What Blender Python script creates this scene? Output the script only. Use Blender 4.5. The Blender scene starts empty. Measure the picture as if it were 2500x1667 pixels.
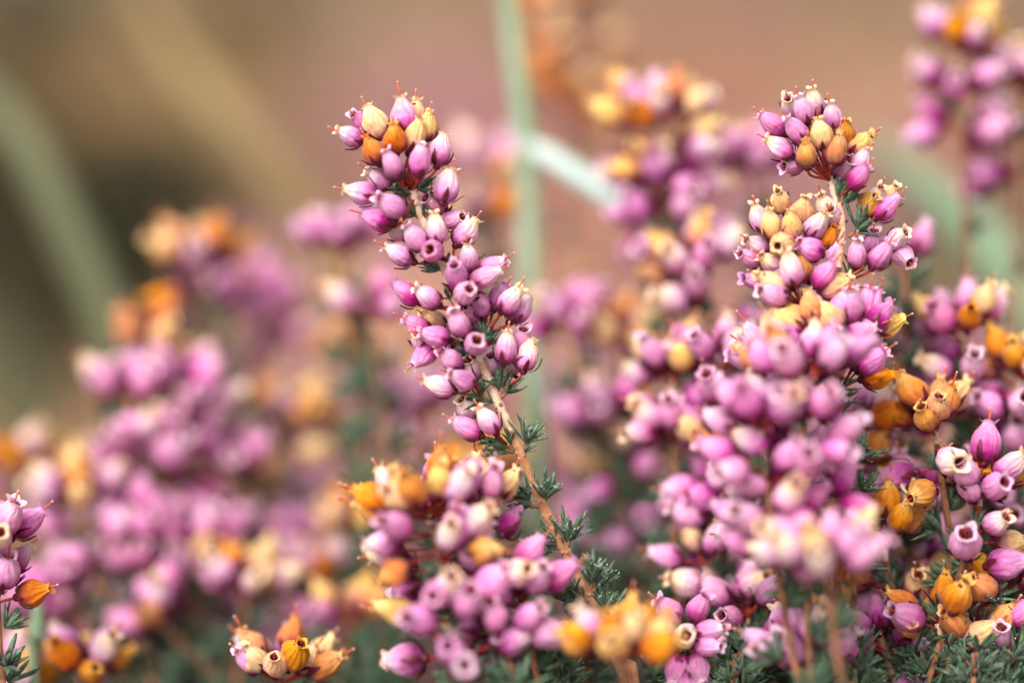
import bpy, math, random
import numpy as np
from mathutils import Vector, Matrix

# ------------------------------------------------------------------ camera, sky, sun, exposure
scene = bpy.context.scene
COL = scene.collection
R = math.radians
LENS, DIST, HGT, PITCH, FSTOP = 85.0, 0.373, 0.32, R(12), 3.0
cam_d = bpy.data.cameras.new('camera')
cam = bpy.data.objects.new('camera', cam_d); COL.objects.link(cam)
cam_d.lens = LENS; cam_d.sensor_width = 36; cam_d.clip_start = 0.01; cam_d.clip_end = 500
cam.location = (0, 0, HGT); cam.rotation_euler = (R(90) - PITCH, 0, 0)
cam_d.dof.use_dof = True; cam_d.dof.focus_distance = DIST; cam_d.dof.aperture_fstop = FSTOP
cam_d.dof.aperture_blades = 0
scene.camera = cam

SUN_EL, SUN_ROT = R(50), R(-150)
world = bpy.data.worlds.new('World'); scene.world = world; world.use_nodes = True
nt = world.node_tree; nt.nodes.clear()
sky = nt.nodes.new('ShaderNodeTexSky'); sky.sky_type = 'NISHITA'; sky.sun_disc = False
sky.sun_elevation = SUN_EL; sky.sun_rotation = SUN_ROT; sky.dust_density = 4.0; sky.air_density = 1.0
hs = nt.nodes.new('ShaderNodeHueSaturation'); hs.inputs['Saturation'].default_value = 0.12   # overcast: a nearly white sky
bg = nt.nodes.new('ShaderNodeBackground'); bg.inputs['Strength'].default_value = 0.095
out = nt.nodes.new('ShaderNodeOutputWorld')
nt.links.new(sky.outputs[0], hs.inputs['Color']); nt.links.new(hs.outputs[0], bg.inputs[0]); nt.links.new(bg.outputs[0], out.inputs[0])

sun_d = bpy.data.lights.new('sun', 'SUN'); sun_d.energy = 1.6; sun_d.angle = R(45); sun_d.color = (1, 0.965, 0.91)
sun = bpy.data.objects.new('sun', sun_d); COL.objects.link(sun)
# sun_rotation is measured from +Y towards +X
sdir = Vector((math.sin(SUN_ROT) * math.cos(SUN_EL), math.cos(SUN_ROT) * math.cos(SUN_EL), math.sin(SUN_EL)))
sun.rotation_euler = sdir.to_track_quat('Z', 'Y').to_euler(); sun.location = sdir * 5

vs = scene.view_settings; vs.view_transform = 'Standard'; vs.look = 'None'; vs.exposure = 1.42; vs.gamma = 1.0
vs.use_curve_mapping = False
scene.cycles.max_bounces = 8; scene.cycles.diffuse_bounces = 4; scene.cycles.transmission_bounces = 6
scene.cycles.use_denoising = True

# ------------------------------------------------------------------ pixel -> place
CF = Vector((0, math.cos(PITCH), -math.sin(PITCH))); CU = Vector((0, math.sin(PITCH), math.cos(PITCH))); CR = Vector((1, 0, 0))
CAM = Vector((0, 0, HGT)); KW = 36.0 / LENS
def P(u, v, dz=0.0):
    """photo pixel (2500 px wide) seen at dz mm behind the focused stem"""
    d = DIST + dz * .001
    return CAM + CF * d + CR * ((u - 1250) / 2500 * KW * d) - CU * ((v - 833.5) / 2500 * KW * d)
Q = 2500 / 2352.0
def PD(x, y, dz=0.0): return P(x * Q, y * Q, dz)

def gz(x, y):
    """height of the heath floor"""
    r = math.hypot(x, y - .4)
    far = min(1, max(0, (r - .5) / 2.0))
    return (.006 * math.sin(17 * x + 1) * math.sin(15 * y) + far * (.035 * math.sin(2.3 * x + 1.1) * math.sin(1.9 * y + .4) + .03 * math.sin(5.1 * x + y * 3.3)))

# ------------------------------------------------------------------ materials
def new_mat(name):
    m = bpy.data.materials.new(name); m.use_nodes = True
    n = m.node_tree; n.nodes.clear()
    return m, n, n.links
def srgb(r, g, b):
    f = lambda c: (c / 255 / 12.92) if c / 255 <= .04045 else ((c / 255 + .055) / 1.055) ** 2.4
    return (f(r), f(g), f(b), 1)
def ramp(n, stops, interp='EASE'):
    r = n.nodes.new('ShaderNodeValToRGB'); e = r.color_ramp.elements; r.color_ramp.interpolation = interp
    while len(e) < len(stops): e.new(.5)
    for k, (p, c) in enumerate(stops): e[k].position = p; e[k].color = c
    return r
def math_node(n, op, a, b=None):
    k = n.nodes.new('ShaderNodeMath'); k.operation = op
    for i, x in enumerate((a, b)):
        if x is None: continue
        if isinstance(x, (int, float)): k.inputs[i].default_value = x
        else: n.links.new(x, k.inputs[i])
    return k.outputs[0]
def mix_col(n, fac, a, b, mode='MIX'):
    k = n.nodes.new('ShaderNodeMix'); k.data_type = 'RGBA'; k.blend_type = mode
    for s, x in ((k.inputs[0], fac), (k.inputs[6], a), (k.inputs[7], b)):
        if isinstance(x, (int, float, tuple)): s.default_value = x
        else: n.links.new(x, s)
    return k.outputs[2]

def petal_mat(name, stops, spot, spot_amt, vein, trans=.33, hue_var=.012, val_var=.22):
    """a thin papery corolla: colour runs from base to lip, with veins, blotches and a difference from bell to bell"""
    m, n, L = new_mat(name)
    tc = n.nodes.new('ShaderNodeTexCoord'); sep = n.nodes.new('ShaderNodeSeparateXYZ')
    L.new(tc.outputs['Object'], sep.inputs[0])
    info = n.nodes.new('ShaderNodeObjectInfo')
    nz = n.nodes.new('ShaderNodeTexNoise'); nz.noise_dimensions = '4D'; nz.inputs['Scale'].default_value = 420; nz.inputs['Detail'].default_value = 3
    L.new(tc.outputs['Object'], nz.inputs['Vector']); L.new(math_node(n, 'MULTIPLY', info.outputs['Random'], 50.), nz.inputs['W'])
    zz = math_node(n, 'MULTIPLY', sep.outputs[2], 1000 / 5.6)
    zz = math_node(n, 'ADD', zz, math_node(n, 'MULTIPLY', math_node(n, 'SUBTRACT', nz.outputs[0], .5), .35))
    zz = math_node(n, 'ADD', zz, math_node(n, 'MULTIPLY', math_node(n, 'SUBTRACT', info.outputs['Random'], .5), .3))
    rp = ramp(n, stops); L.new(zz, rp.inputs[0]); col = rp.outputs[0]
    # lengthwise veins
    ang = math_node(n, 'ARCTAN2', sep.outputs[1], sep.outputs[0])
    sn = math_node(n, 'SINE', math_node(n, 'ADD', math_node(n, 'MULTIPLY', ang, 12.), math_node(n, 'MULTIPLY', nz.outputs[0], 16.)))
    vn = n.nodes.new('ShaderNodeMapRange'); vn.inputs[1].default_value = .1; vn.inputs[2].default_value = 1.; vn.inputs[3].default_value = 0; vn.inputs[4].default_value = vein
    L.new(sn, vn.inputs[0])
    col = mix_col(n, vn.outputs[0], col, spot)
    # blotches
    n2 = n.nodes.new('ShaderNodeTexNoise'); n2.noise_dimensions = '4D'; n2.inputs['Scale'].default_value = 330; n2.inputs['Detail'].default_value = 1
    L.new(tc.outputs['Object'], n2.inputs['Vector']); L.new(math_node(n, 'MULTIPLY', info.outputs['Random'], 91.), n2.inputs['W'])
    bl = n.nodes.new('ShaderNodeMapRange'); bl.inputs[1].default_value = .63; bl.inputs[2].default_value = .72; bl.inputs[3].default_value = 0; bl.inputs[4].default_value = spot_amt
    L.new(n2.outputs[0], bl.inputs[0])
    col = mix_col(n, bl.outputs[0], col, spot)
    n3 = n.nodes.new('ShaderNodeTexNoise'); n3.inputs['Scale'].default_value = 1100; n3.inputs['Detail'].default_value = 4; L.new(tc.outputs['Object'], n3.inputs['Vector'])
    r3 = ramp(n, [(.3, (.8, .74, .78, 1)), (.7, (1.12, 1.12, 1.1, 1))], 'LINEAR'); L.new(n3.outputs[0], r3.inputs[0]); col = mix_col(n, 1., col, r3.outputs[0], 'MULTIPLY')
    hsv = n.nodes.new('ShaderNodeHueSaturation'); L.new(col, hsv.inputs['Color'])
    rnd2 = math_node(n, 'FRACT', math_node(n, 'MULTIPLY', info.outputs['Random'], 17.3))
    L.new(math_node(n, 'ADD', math_node(n, 'MULTIPLY', math_node(n, 'SUBTRACT', rnd2, .5), hue_var * 2), .5), hsv.inputs['Hue'])
    rnd3 = math_node(n, 'FRACT', math_node(n, 'MULTIPLY', info.outputs['Random'], 41.7))
    L.new(math_node(n, 'ADD', math_node(n, 'MULTIPLY', math_node(n, 'SUBTRACT', rnd3, .5), val_var), 1.), hsv.inputs['Value'])
    rnd4 = math_node(n, 'FRACT', math_node(n, 'MULTIPLY', info.outputs['Random'], 77.1))
    L.new(math_node(n, 'ADD', math_node(n, 'MULTIPLY', rnd4, .3), .84), hsv.inputs['Saturation'])
    bp = n.nodes.new('ShaderNodeBump'); bp.inputs['Strength'].default_value = .35; bp.inputs['Distance'].default_value = .0003
    hh = math_node(n, 'ADD', math_node(n, 'MULTIPLY', sn, .4), nz.outputs[0]); L.new(hh, bp.inputs['Height'])
    pb = n.nodes.new('ShaderNodeBsdfPrincipled'); L.new(hsv.outputs[0], pb.inputs['Base Color']); pb.inputs['Roughness'].default_value = .6
    pb.inputs['Specular IOR Level'].default_value = .25
    pb.inputs['Sheen Weight'].default_value = .15
    L.new(bp.outputs[0], pb.inputs['Normal'])
    tr = n.nodes.new('ShaderNodeBsdfTranslucent'); L.new(hsv.outputs[0], tr.inputs[0])
    mx = n.nodes.new('ShaderNodeMixShader'); mx.inputs[0].default_value = trans
    L.new(pb.outputs[0], mx.inputs[1]); L.new(tr.outputs[0], mx.inputs[2])
    o = n.nodes.new('ShaderNodeOutputMaterial'); L.new(mx.outputs[0], o.inputs[0])
    return m

def simple_mat(name, c1, c2, scale, rough=.6, trans=0., spec=.3, obj_var=.0, sheen=0., coord='Object', lo=.35, hi=.65, bump=0.):
    m, n, L = new_mat(name)
    tc = n.nodes.new('ShaderNodeTexCoord'); nz = n.nodes.new('ShaderNodeTexNoise'); nz.inputs['Scale'].default_value = scale; nz.inputs['Detail'].default_value = 4
    L.new(tc.outputs[coord], nz.inputs['Vector'])
    rp = ramp(n, [(lo, c1), (hi, c2)], 'LINEAR'); L.new(nz.outputs[0], rp.inputs[0]); col = rp.outputs[0]
    if obj_var:
        info = n.nodes.new('ShaderNodeObjectInfo'); h = n.nodes.new('ShaderNodeHueSaturation'); L.new(col, h.inputs['Color'])
        L.new(math_node(n, 'ADD', math_node(n, 'MULTIPLY', math_node(n, 'SUBTRACT', info.outputs['Random'], .5), obj_var), 1.), h.inputs['Value'])
        col = h.outputs[0]
    pb = n.nodes.new('ShaderNodeBsdfPrincipled'); L.new(col, pb.inputs['Base Color']); pb.inputs['Roughness'].default_value = rough
    pb.inputs['Specular IOR Level'].default_value = spec; pb.inputs['Sheen Weight'].default_value = sheen
    if bump:
        bp = n.nodes.new('ShaderNodeBump'); bp.inputs['Strength'].default_value = .5; bp.inputs['Distance'].default_value = bump
        L.new(nz.outputs[0], bp.inputs['Height']); L.new(bp.outputs[0], pb.inputs['Normal'])
    sh = pb.outputs[0]
    if trans:
        tr = n.nodes.new('ShaderNodeBsdfTranslucent'); L.new(col, tr.inputs[0])
        mx = n.nodes.new('ShaderNodeMixShader'); mx.inputs[0].default_value = trans; L.new(sh, mx.inputs[1]); L.new(tr.outputs[0], mx.inputs[2]); sh = mx.outputs[0]
    o = n.nodes.new('ShaderNodeOutputMaterial'); L.new(sh, o.inputs[0])
    return m

MAG = srgb(150, 42, 108); PINK = srgb(230, 144, 196); LPINK = srgb(238, 176, 222); WHITE = srgb(250, 226, 232); CREAM = srgb(255, 226, 178); ORG = srgb(240, 165, 80); TAN = srgb(214, 158, 105)
M = {}
M['pink'] = petal_mat('corolla_pink', [(.03, MAG), (.22, srgb(198, 82, 158)), (.46, PINK), (.8, srgb(238, 168, 212)), (.97, srgb(246, 205, 226))], srgb(160, 90, 150), .45, .10)
M['pale'] = petal_mat('corolla_pale', [(.03, MAG), (.18, srgb(203, 94, 164)), (.40, srgb(232, 160, 208)), (.66, srgb(242, 202, 212)), (.92, srgb(252, 222, 184))], srgb(150, 110, 140), .45, .12)
M['cream'] = petal_mat('corolla_cream', [(0, srgb(150, 70, 95)), (.15, srgb(208, 142, 135)), (.4, srgb(236, 184, 128)), (.75, srgb(250, 206, 134)), (.95, srgb(255, 222, 160))], srgb(170, 110, 80), .4, .15, hue_var=.012)
M['orange'] = petal_mat('corolla_orange', [(0, srgb(130, 55, 50)), (.15, srgb(190, 105, 65)), (.4, srgb(224, 134, 46)), (.75, srgb(240, 160, 64)), (.95, srgb(250, 196, 112))], srgb(150, 80, 40), .55, .2, hue_var=.012)
M['calyx'] = simple_mat('calyx_maroon', srgb(70, 12, 30), srgb(112, 28, 52), 900, .45, .15, .4)
M['pedicel'] = simple_mat('pedicel_red', srgb(128, 28, 28), srgb(172, 56, 40), 700, .45, .1, .4)
M['style'] = simple_mat('style_red', srgb(160, 62, 36), srgb(196, 92, 52), 900, .4, .1, .4)
M['stigma'] = simple_mat('stigma_pale', srgb(196, 140, 130), srgb(222, 186, 172), 900, .3, .2, .5)
M['anther'] = simple_mat('anther_maroon', srgb(72, 10, 22), srgb(120, 30, 40), 1500, .6)
M['leaf'] = simple_mat('needle_leaf_green', srgb(32, 56, 34), srgb(88, 116, 84), 1300, .42, .12, .45, .35, .2)
M['leaf_far'] = simple_mat('needle_leaf_dark', srgb(28, 46, 28), srgb(66, 88, 58), 300, .55, .15, .3, .4)
M['stem'] = simple_mat('stem_downy_tan', srgb(172, 128, 98), srgb(212, 184, 158), 600, .8, .0, .15, 0, .5, bump=.0002)
M['stem_low'] = simple_mat('stem_woody', srgb(92, 52, 34), srgb(150, 100, 68), 500, .75, 0, .2, .25, .2, bump=.0002)
M['bark'] = simple_mat('stem_russet', srgb(134, 80, 50), srgb(184, 132, 94), 500, .75, 0, .2, 0, .3, bump=.0002)
M['grass'] = simple_mat('grass_blade_green', srgb(118, 150, 112), srgb(166, 184, 156), 14, .5, .3, .4, .1)
M['grass_pale'] = simple_mat('grass_leaf_pale', srgb(178, 196, 190), srgb(208, 218, 212), 30, .5, .25, .4)
M['grass_dry'] = simple_mat('dry_grass_straw', srgb(130, 106, 72), srgb(176, 150, 108), 9, .7, .2, .2)
M['grass_olive'] = simple_mat('grass_blade_olive', srgb(96, 100, 70), srgb(132, 132, 100), 9, .6, .3, .3)
M['dead'] = simple_mat('dead_bracken', srgb(120, 66, 34), srgb(186, 122, 66), 5, .8, .15, .1)
M['shrub'] = simple_mat('shrub_dark', srgb(40, 42, 26), srgb(76, 66, 42), 30, .7, .1, .2)
M['far_pink'] = simple_mat('far_heather_mauve', srgb(176, 112, 150), srgb(214, 156, 196), 3, .7, .3, .1)
M['far_cream'] = simple_mat('far_heather_faded', srgb(204, 160, 118), srgb(232, 196, 158), 3, .7, .3, .1)
M['far_orange'] = simple_mat('far_heather_withered', srgb(178, 110, 52), srgb(216, 152, 84), 3, .7, .3, .1)
def dew_mat():
    m, n, L = new_mat('dew_water'); pb = n.nodes.new('ShaderNodeBsdfPrincipled'); pb.inputs['Base Color'].default_value = (.95, .97, .96, 1)
    nz = n.nodes.new('ShaderNodeTexNoise'); nz.inputs['Scale'].default_value = 300
    mr = n.nodes.new('ShaderNodeMapRange'); mr.inputs[3].default_value = .02; mr.inputs[4].default_value = .08; L.new(nz.outputs[0], mr.inputs[0]); L.new(mr.outputs[0], pb.inputs['Roughness'])
    pb.inputs['Transmission Weight'].default_value = .75; pb.inputs['IOR'].default_value = 1.33; pb.inputs['Specular IOR Level'].default_value = .8
    o = n.nodes.new('ShaderNodeOutputMaterial'); L.new(pb.outputs[0], o.inputs[0]); return m
M['dew'] = dew_mat()
def ground_mat():
    m, n, L = new_mat('heath_litter')
    tc = n.nodes.new('ShaderNodeTexCoord')
    a = n.nodes.new('ShaderNodeTexNoise'); a.inputs['Scale'].default_value = 3.2; a.inputs['Detail'].default_value = 5; L.new(tc.outputs['Object'], a.inputs['Vector'])
    r = ramp(n, [(.3, srgb(76, 60, 36)), (.42, srgb(118, 94, 58)), (.54, srgb(146, 116, 74)), (.64, srgb(140, 122, 92)), (.75, srgb(138, 98, 56))], 'LINEAR'); L.new(a.outputs[0], r.inputs[0])
    b = n.nodes.new('ShaderNodeTexNoise'); b.inputs['Scale'].default_value = 160; b.inputs['Detail'].default_value = 6; L.new(tc.outputs['Object'], b.inputs['Vector'])
    r2 = ramp(n, [(.35, (.25, .24, .23, 1)), (.65, (.8, .76, .72, 1))], 'LINEAR'); L.new(b.outputs[0], r2.inputs[0])
    col = mix_col(n, 1., r.outputs[0], r2.outputs[0], 'MULTIPLY')
    bp = n.nodes.new('ShaderNodeBump'); bp.inputs['Distance'].default_value = .01; L.new(b.outputs[0], bp.inputs['Height'])
    pb = n.nodes.new('ShaderNodeBsdfPrincipled'); pb.inputs['Roughness'].default_value = .9; L.new(col, pb.inputs['Base Color']); L.new(bp.outputs[0], pb.inputs['Normal'])
    o = n.nodes.new('ShaderNodeOutputMaterial'); L.new(pb.outputs[0], o.inputs[0]); return m
M['ground'] = ground_mat()

# ------------------------------------------------------------------ mesh helpers
class MB:
    def __init__(s): s.v = []; s.f = []; s.m = []; s.mats = []
    def mi(s, k):
        if k not in s.mats: s.mats.append(k)
        return s.mats.index(k)
    def add(s, verts, faces, mat):
        o = len(s.v); s.v += [tuple(v) for v in verts]; i = s.mi(mat)
        for f in faces: s.f.append(tuple(o + k for k in f)); s.m.append(i)
    def mesh(s, name, smooth=True):
        me = bpy.data.meshes.new(name); me.from_pydata(s.v, [], s.f)
        for k in s.mats: me.materials.append(M[k])
        me.polygons.foreach_set('material_index', s.m)
        if smooth: me.polygons.foreach_set('use_smooth', [True] * len(s.f))
        me.update(); return me
def link(name, me, parent=None, mat=None):
    o = bpy.data.objects.new(name, me); COL.objects.link(o)
    if parent is not None: o.parent = parent
    if mat is not None: o.matrix_basis = mat
    return o
def tube(pts, rad, seg=8, cap=True):
    """rings along a polyline"""
    V = []; F = []; n = len(pts); pts = [Vector(p) for p in pts]
    ref = Vector((.31, .77, .21)).normalized(); prev = None
    for i, p in enumerate(pts):
        t = (pts[min(i + 1, n - 1)] - pts[max(i - 1, 0)]).normalized()
        x = (prev - t * prev.dot(t)).normalized() if prev is not None else t.cross(ref).normalized()
        prev = x; y = t.cross(x); r = rad[i] if isinstance(rad, (list, tuple)) else rad
        for k in range(seg):
            a = 2 * math.pi * k / seg; V.append(p + x * (r * math.cos(a)) + y * (r * math.sin(a)))
    for i in range(n - 1):
        for k in range(seg):
            a, b = i * seg + k, i * seg + (k + 1) % seg; F.append((a, b, b + seg, a + seg))
    if cap: F.append(tuple(range(seg))[::-1]); F.append(tuple((n - 1) * seg + k for k in range(seg)))
    return V, F
def catmull(pts, sub=6):
    pts = [Vector(p) for p in pts]; q = [pts[0] * 2 - pts[1]] + pts + [pts[-1] * 2 - pts[-2]]; r = []
    for i in range(1, len(q) - 2):
        a, b, c, d = q[i - 1], q[i], q[i + 1], q[i + 2]
        for k in range(sub):
            t = k / sub
            r.append(.5 * ((2 * b) + (c - a) * t + (2 * a - 5 * b + 4 * c - d) * t * t + (3 * b - a - 3 * c + d) * t ** 3))
    r.append(pts[-1]); return r
def ball(c, r, seg=6, rings=4):
    V = []; F = []; c = Vector(c)
    for i in range(rings + 1):
        ph = math.pi * i / rings
        for k in range(seg):
            a = 2 * math.pi * k / seg; V.append(c + Vector((math.sin(ph) * math.cos(a), math.sin(ph) * math.sin(a), math.cos(ph))) * r)
    for i in range(rings):
        for k in range(seg): a, b = i * seg + k, i * seg + (k + 1) % seg; F.append((a, a + seg, b + seg, b))
    return V, F

BL = .0056      # length of a bell
PROF = [(0, .07), (.03, .165), (.09, .235), (.18, .28), (.3, .310), (.43, .308), (.56, .288), (.67, .255), (.76, .214), (.83, .178), (.885, .153), (.925, .15), (.965, .176), (1.0, .222)]
PROF = [(z, r * 1.09) for z, r in PROF]
def corolla(rng, seg, wrinkle=0.0, lip=1.0):
    wp = [rng.uniform(0, 6.28) for _ in range(6)]
    sq = rng.uniform(-.07, .07); ph = rng.uniform(0, 6.28); bend = rng.uniform(-.06, .06); fat = rng.uniform(.92, 1.08); dent = rng.uniform(.0, .06); dph = rng.uniform(0, 6.28)
    lob = [rng.uniform(.45, 1.4) for _ in range(5)]; nl = 4
    V = []; F = []
    for i, (z, r) in enumerate(PROF):
        for k in range(seg):
            a = 2 * math.pi * k / seg
            lw = abs(math.cos(nl / 2 * a)) ** .9; li = lob[int(((a + math.pi / nl) % (2 * math.pi)) / (2 * math.pi / nl)) % 4]
            rr = r * fat * (1 + sq * math.cos(2 * (a - ph))) * (1 + .025 * math.cos(8 * a) * (1 if z > .05 else 0))
            rr *= 1 - dent * max(0, math.cos(a - dph)) * math.exp(-((z - .5) / .2) ** 2)
            rr *= 1 + (.025 + .03 * wrinkle) * (math.sin(3 * a + 7 * z + wp[0]) + math.sin(2 * a - 9 * z + wp[1])) * min(1, z * 6) + wrinkle * .02 * math.sin(11 * a + 3 * math.sin(5 * z + wp[2])) * min(1, z * 5)
            rr *= 1 + .035 * math.cos(4 * a) * max(0, min(1, (z - .3) * 3))
            rr *= 1 - (1 - lip) * max(0, min(1, (z - .6) / .28))
            zz = z
            if i >= 11:
                t = (i - 10) / 3; rr *= 1 + t * (.22 * (lw * li - .45)); zz = .885 + (z - .885) * (.35 + .75 * lw * li)
            x = rr * math.cos(a) + bend * z * z; y = rr * math.sin(a)
            V.append(Vector((x, y, zz)) * BL)
    n = len(PROF)
    for i in range(n - 1):
        for k in range(seg): a, b = i * seg + k, i * seg + (k + 1) % seg; F.append((a, b, b + seg, a + seg))
    F.append(tuple(range(seg))[::-1])
    return V, F
def prof_r(z):
    for (z0, r0), (z1, r1) in zip(PROF, PROF[1:]):
        if z <= z1: return r0 + (r1 - r0) * (z - z0) / (z1 - z0)
    return PROF[-1][1]
def calyx(rng, cols=3):
    V = []; F = []; a0 = rng.uniform(0, 6.28)
    V2, F2 = ball((0, 0, -.02 * BL), .13 * BL, 8, 4); V += V2; F += F2
    for s in range(4):
        a = a0 + s * math.pi / 2 + rng.uniform(-.15, .15); ln = rng.uniform(.32, .5); fl = rng.uniform(.0, .2); o = len(V); n = 6
        for i in range(n):
            t = i / (n - 1); z = t * ln; r = max(prof_r(z) * 1.09, .12) + .02 + fl * t ** 3 ; w = .075 * math.sin(math.pi * (.16 + .84 * t) ** .8) + .006
            for j in (-1, 0, 1):
                aa = a + j * w / max(r, .2); rr = r + (.03 if j == 0 else 0)
                V.append(Vector((rr * math.cos(aa), rr * math.sin(aa), z - .02)) * BL)
        for i in range(n - 1):
            for j in range(2): k = o + i * 3 + j; F.append((k, k + 1, k + 4, k + 3))
    return V, F
def style_parts(rng, seg=6):
    b = rng.uniform(-.06, .06); c = rng.uniform(-.06, .06); L = rng.uniform(1.14, 1.34)
    pts = [Vector((b * t * t * 1.4 + .02, c * t * t * 1.4, .35 + (L - .35) * t)) * BL for t in (0, .25, .5, .75, 1)]
    return tube(pts, [.024 * BL] * 4 + [.028 * BL], seg), ball(pts[-1], .037 * BL, 7, 5)
def anthers(rng):
    V = []; F = []
    for k in range(8):
        a = k * math.pi / 4 + rng.uniform(-.2, .2); r = .085 * BL
        p = [Vector((r * math.cos(a), r * math.sin(a), z * BL)) for z in (.56, .7, .84)]; p[2] = p[2] * 1.0 + Vector((math.cos(a), math.sin(a), 0)) * .035 * BL
        v, f = tube(p, [.03 * BL, .05 * BL, .03 * BL], 5); f = [tuple(i + len(V) for i in q) for q in f]; V += v; F += f
    return V, F
def needle(rng, ln=.0042, w=.00034, seg=6, rings=7, curl=None):
    """a linear rolled-edge leaf growing along +Z, bending towards +X"""
    c = rng.uniform(-.1, .3) if curl is None else curl
    V = []; F = []
    for i in range(rings):
        t = i / (rings - 1); r = w * (max(.0, math.sin(math.pi * (.1 + .86 * t))) ** .55) * (.9 if t > .02 else .6)
        for k in range(seg):
            a = 2 * math.pi * k / seg; th = .62 * math.sin(a); 
            if math.sin(a) > .3: th -= .18
            V.append(Vector((c * t * t * ln + r * th, r * math.cos(a), t * ln)))
    for i in range(rings - 1):
        for k in range(seg): a, b = i * seg + k, i * seg + (k + 1) % seg; F.append((a, b, b + seg, a + seg))
    F.append(tuple(range(seg))[::-1]); F.append(tuple((rings - 1) * seg + k for k in range(seg)))
    return V, F

KINDS = ('pink', 'pale', 'cream', 'orange')
rng = random.Random(7)
COR = {k: [] for k in KINDS}; CALYX = []; STYLE = []; ANTH = None; PED = None; FULL = {k: [] for k in KINDS}; LOW = {k: [] for k in KINDS}
PEDL = .0034
def ped_mesh(b, rng, seg=6):
    pts = [Vector((0, 0, 0)), Vector((rng.uniform(-.0004, .0004), rng.uniform(-.0004, .0004), -PEDL * .5)), Vector((0, 0, -PEDL))]
    v, f = tube(catmull(pts, 3), .00021, seg); b.add(v, f, 'pedicel')
for q in range(4):
    b = MB(); b.add(*calyx(rng), 'calyx'); CALYX.append(b.mesh('calyx'))
    b = MB(); (sv, sf), (gv, gf) = style_parts(rng); b.add(sv, sf, 'style'); b.add(gv, gf, 'stigma'); STYLE.append(b.mesh('style'))
b = MB(); b.add(*anthers(rng), 'anther'); ANTH = b.mesh('anthers')
PEDM = []
for q in range(3): b = MB(); ped_mesh(b, rng); PEDM.append(b.mesh('pedicel'))
for k in KINDS:
    for q in range(5):
        r2 = random.Random(100 + q)
        b = MB(); b.add(*corolla(r2, 40, {'pink': 0, 'pale': .4, 'cream': .9, 'orange': 1.2}[k], {'pink': .9, 'pale': .85, 'cream': .72, 'orange': .66}[k] * r2.uniform(.9, 1.05)), k); COR[k].append(b.mesh('corolla_' + k))
        r3 = random.Random(200 + q)
        b = MB(); b.add(*corolla(r3, 20, {'pink': 0, 'pale': .3, 'cream': .6, 'orange': .8}[k], {'pink': .85, 'pale': .8, 'cream': .68, 'orange': .62}[k]), k); b.add(*calyx(r3), 'calyx'); b.add(*anthers(r3), 'anther'); ped_mesh(b, r3, 4)
        if q % 4: (sv, sf), (gv, gf) = style_parts(r3, 4); b.add(sv, sf, 'style'); b.add(gv, gf, 'stigma')
        FULL[k].append(b.mesh('bell_' + k))

def orient(d, roll=0.0):
    d = Vector(d).normalized(); q = d.to_track_quat('Z', 'Y').to_matrix().to_4x4()
    return q @ Matrix.Rotation(roll, 4, 'Z')

def empty(name, loc, label, cat, group=None):
    o = bpy.data.objects.new(name, None); COL.objects.link(o); o.location = loc; o.empty_display_size = .01
    o['label'] = label; o['category'] = cat
    if group: o['group'] = group
    return o

# tuft of needles: one shared mesh (several variants), growing along +Z
def tuft_verts(rng, n=11, ln=.0042, spread=55):
    out = []
    for i in range(n):
        a = i * 2.399 + rng.uniform(-.3, .3); t = R(spread) * math.sqrt((i + .4) / n) * rng.uniform(.8, 1.1)
        l = ln * rng.uniform(.7, 1.12) * (1 - .15 * (i < 3))
        m = Matrix.Rotation(a, 4, 'Z') @ Matrix.Rotation(t, 4, 'Y') @ Matrix.Translation((0, 0, .0003))
        out.append((m, l, rng.uniform(-.25, .15)))
    return out
TUFT = []; TUFT_FAR = []
for q in range(5):
    r2 = random.Random(300 + q); b = MB()
    for m, l, c in tuft_verts(r2, 12):
        v, f = needle(r2, l, .00044, 6, 6, c); b.add([m @ x for x in v], f, 'leaf')
    TUFT.append(b.mesh('leaf_tuft'))
LEAF = []
for q in range(5):
    b = MB(); b.add(*needle(random.Random(400 + q), .0042, .00046, 8, 9, (-.22, -.1, .0, .1, .2)[q]), 'leaf'); LEAF.append(b.mesh('leaf'))

def add_bell(root, base, d, kind, roll, detail, rng, scale=1.0, anchor=None, ped=True):
    """one bell flower as a part; with detail its calyx, style, anthers and stalk are sub-parts"""
    o0 = root.location
    mw = Matrix.Translation(Vector(base) - o0) @ orient(d, roll) @ Matrix.Scale(scale, 4)
    if not detail:
        return link('bell_flower', rng.choice(FULL[kind]), root, mw)
    o = link('bell_flower', rng.choice(COR[kind]), root, mw)
    link('calyx', rng.choice(CALYX), o); link('anthers', ANTH, o)
    if rng.random() < .8: link('style', rng.choice(STYLE), o)
    if anchor is not None:
        inv = (Matrix.Translation(o0) @ mw).inverted(); a = inv @ Vector(anchor)
        c1 = Vector((0, 0, -a.length * .4)); c2 = a * .6 + Vector((rng.uniform(-1, 1), rng.uniform(-1, 1), 0)) * .0003
        b = MB(); v, f = tube([c1 * (3 * t * (1 - t) ** 2) + c2 * (3 * t * t * (1 - t)) + a * t ** 3 for t in [i / 10 for i in range(11)]], .00022 / scale, 6); b.add(v, f, 'pedicel'); link('pedicel', b.mesh('pedicel'), o)
    elif ped: link('pedicel', rng.choice(PEDM), o)
    return o

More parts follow.
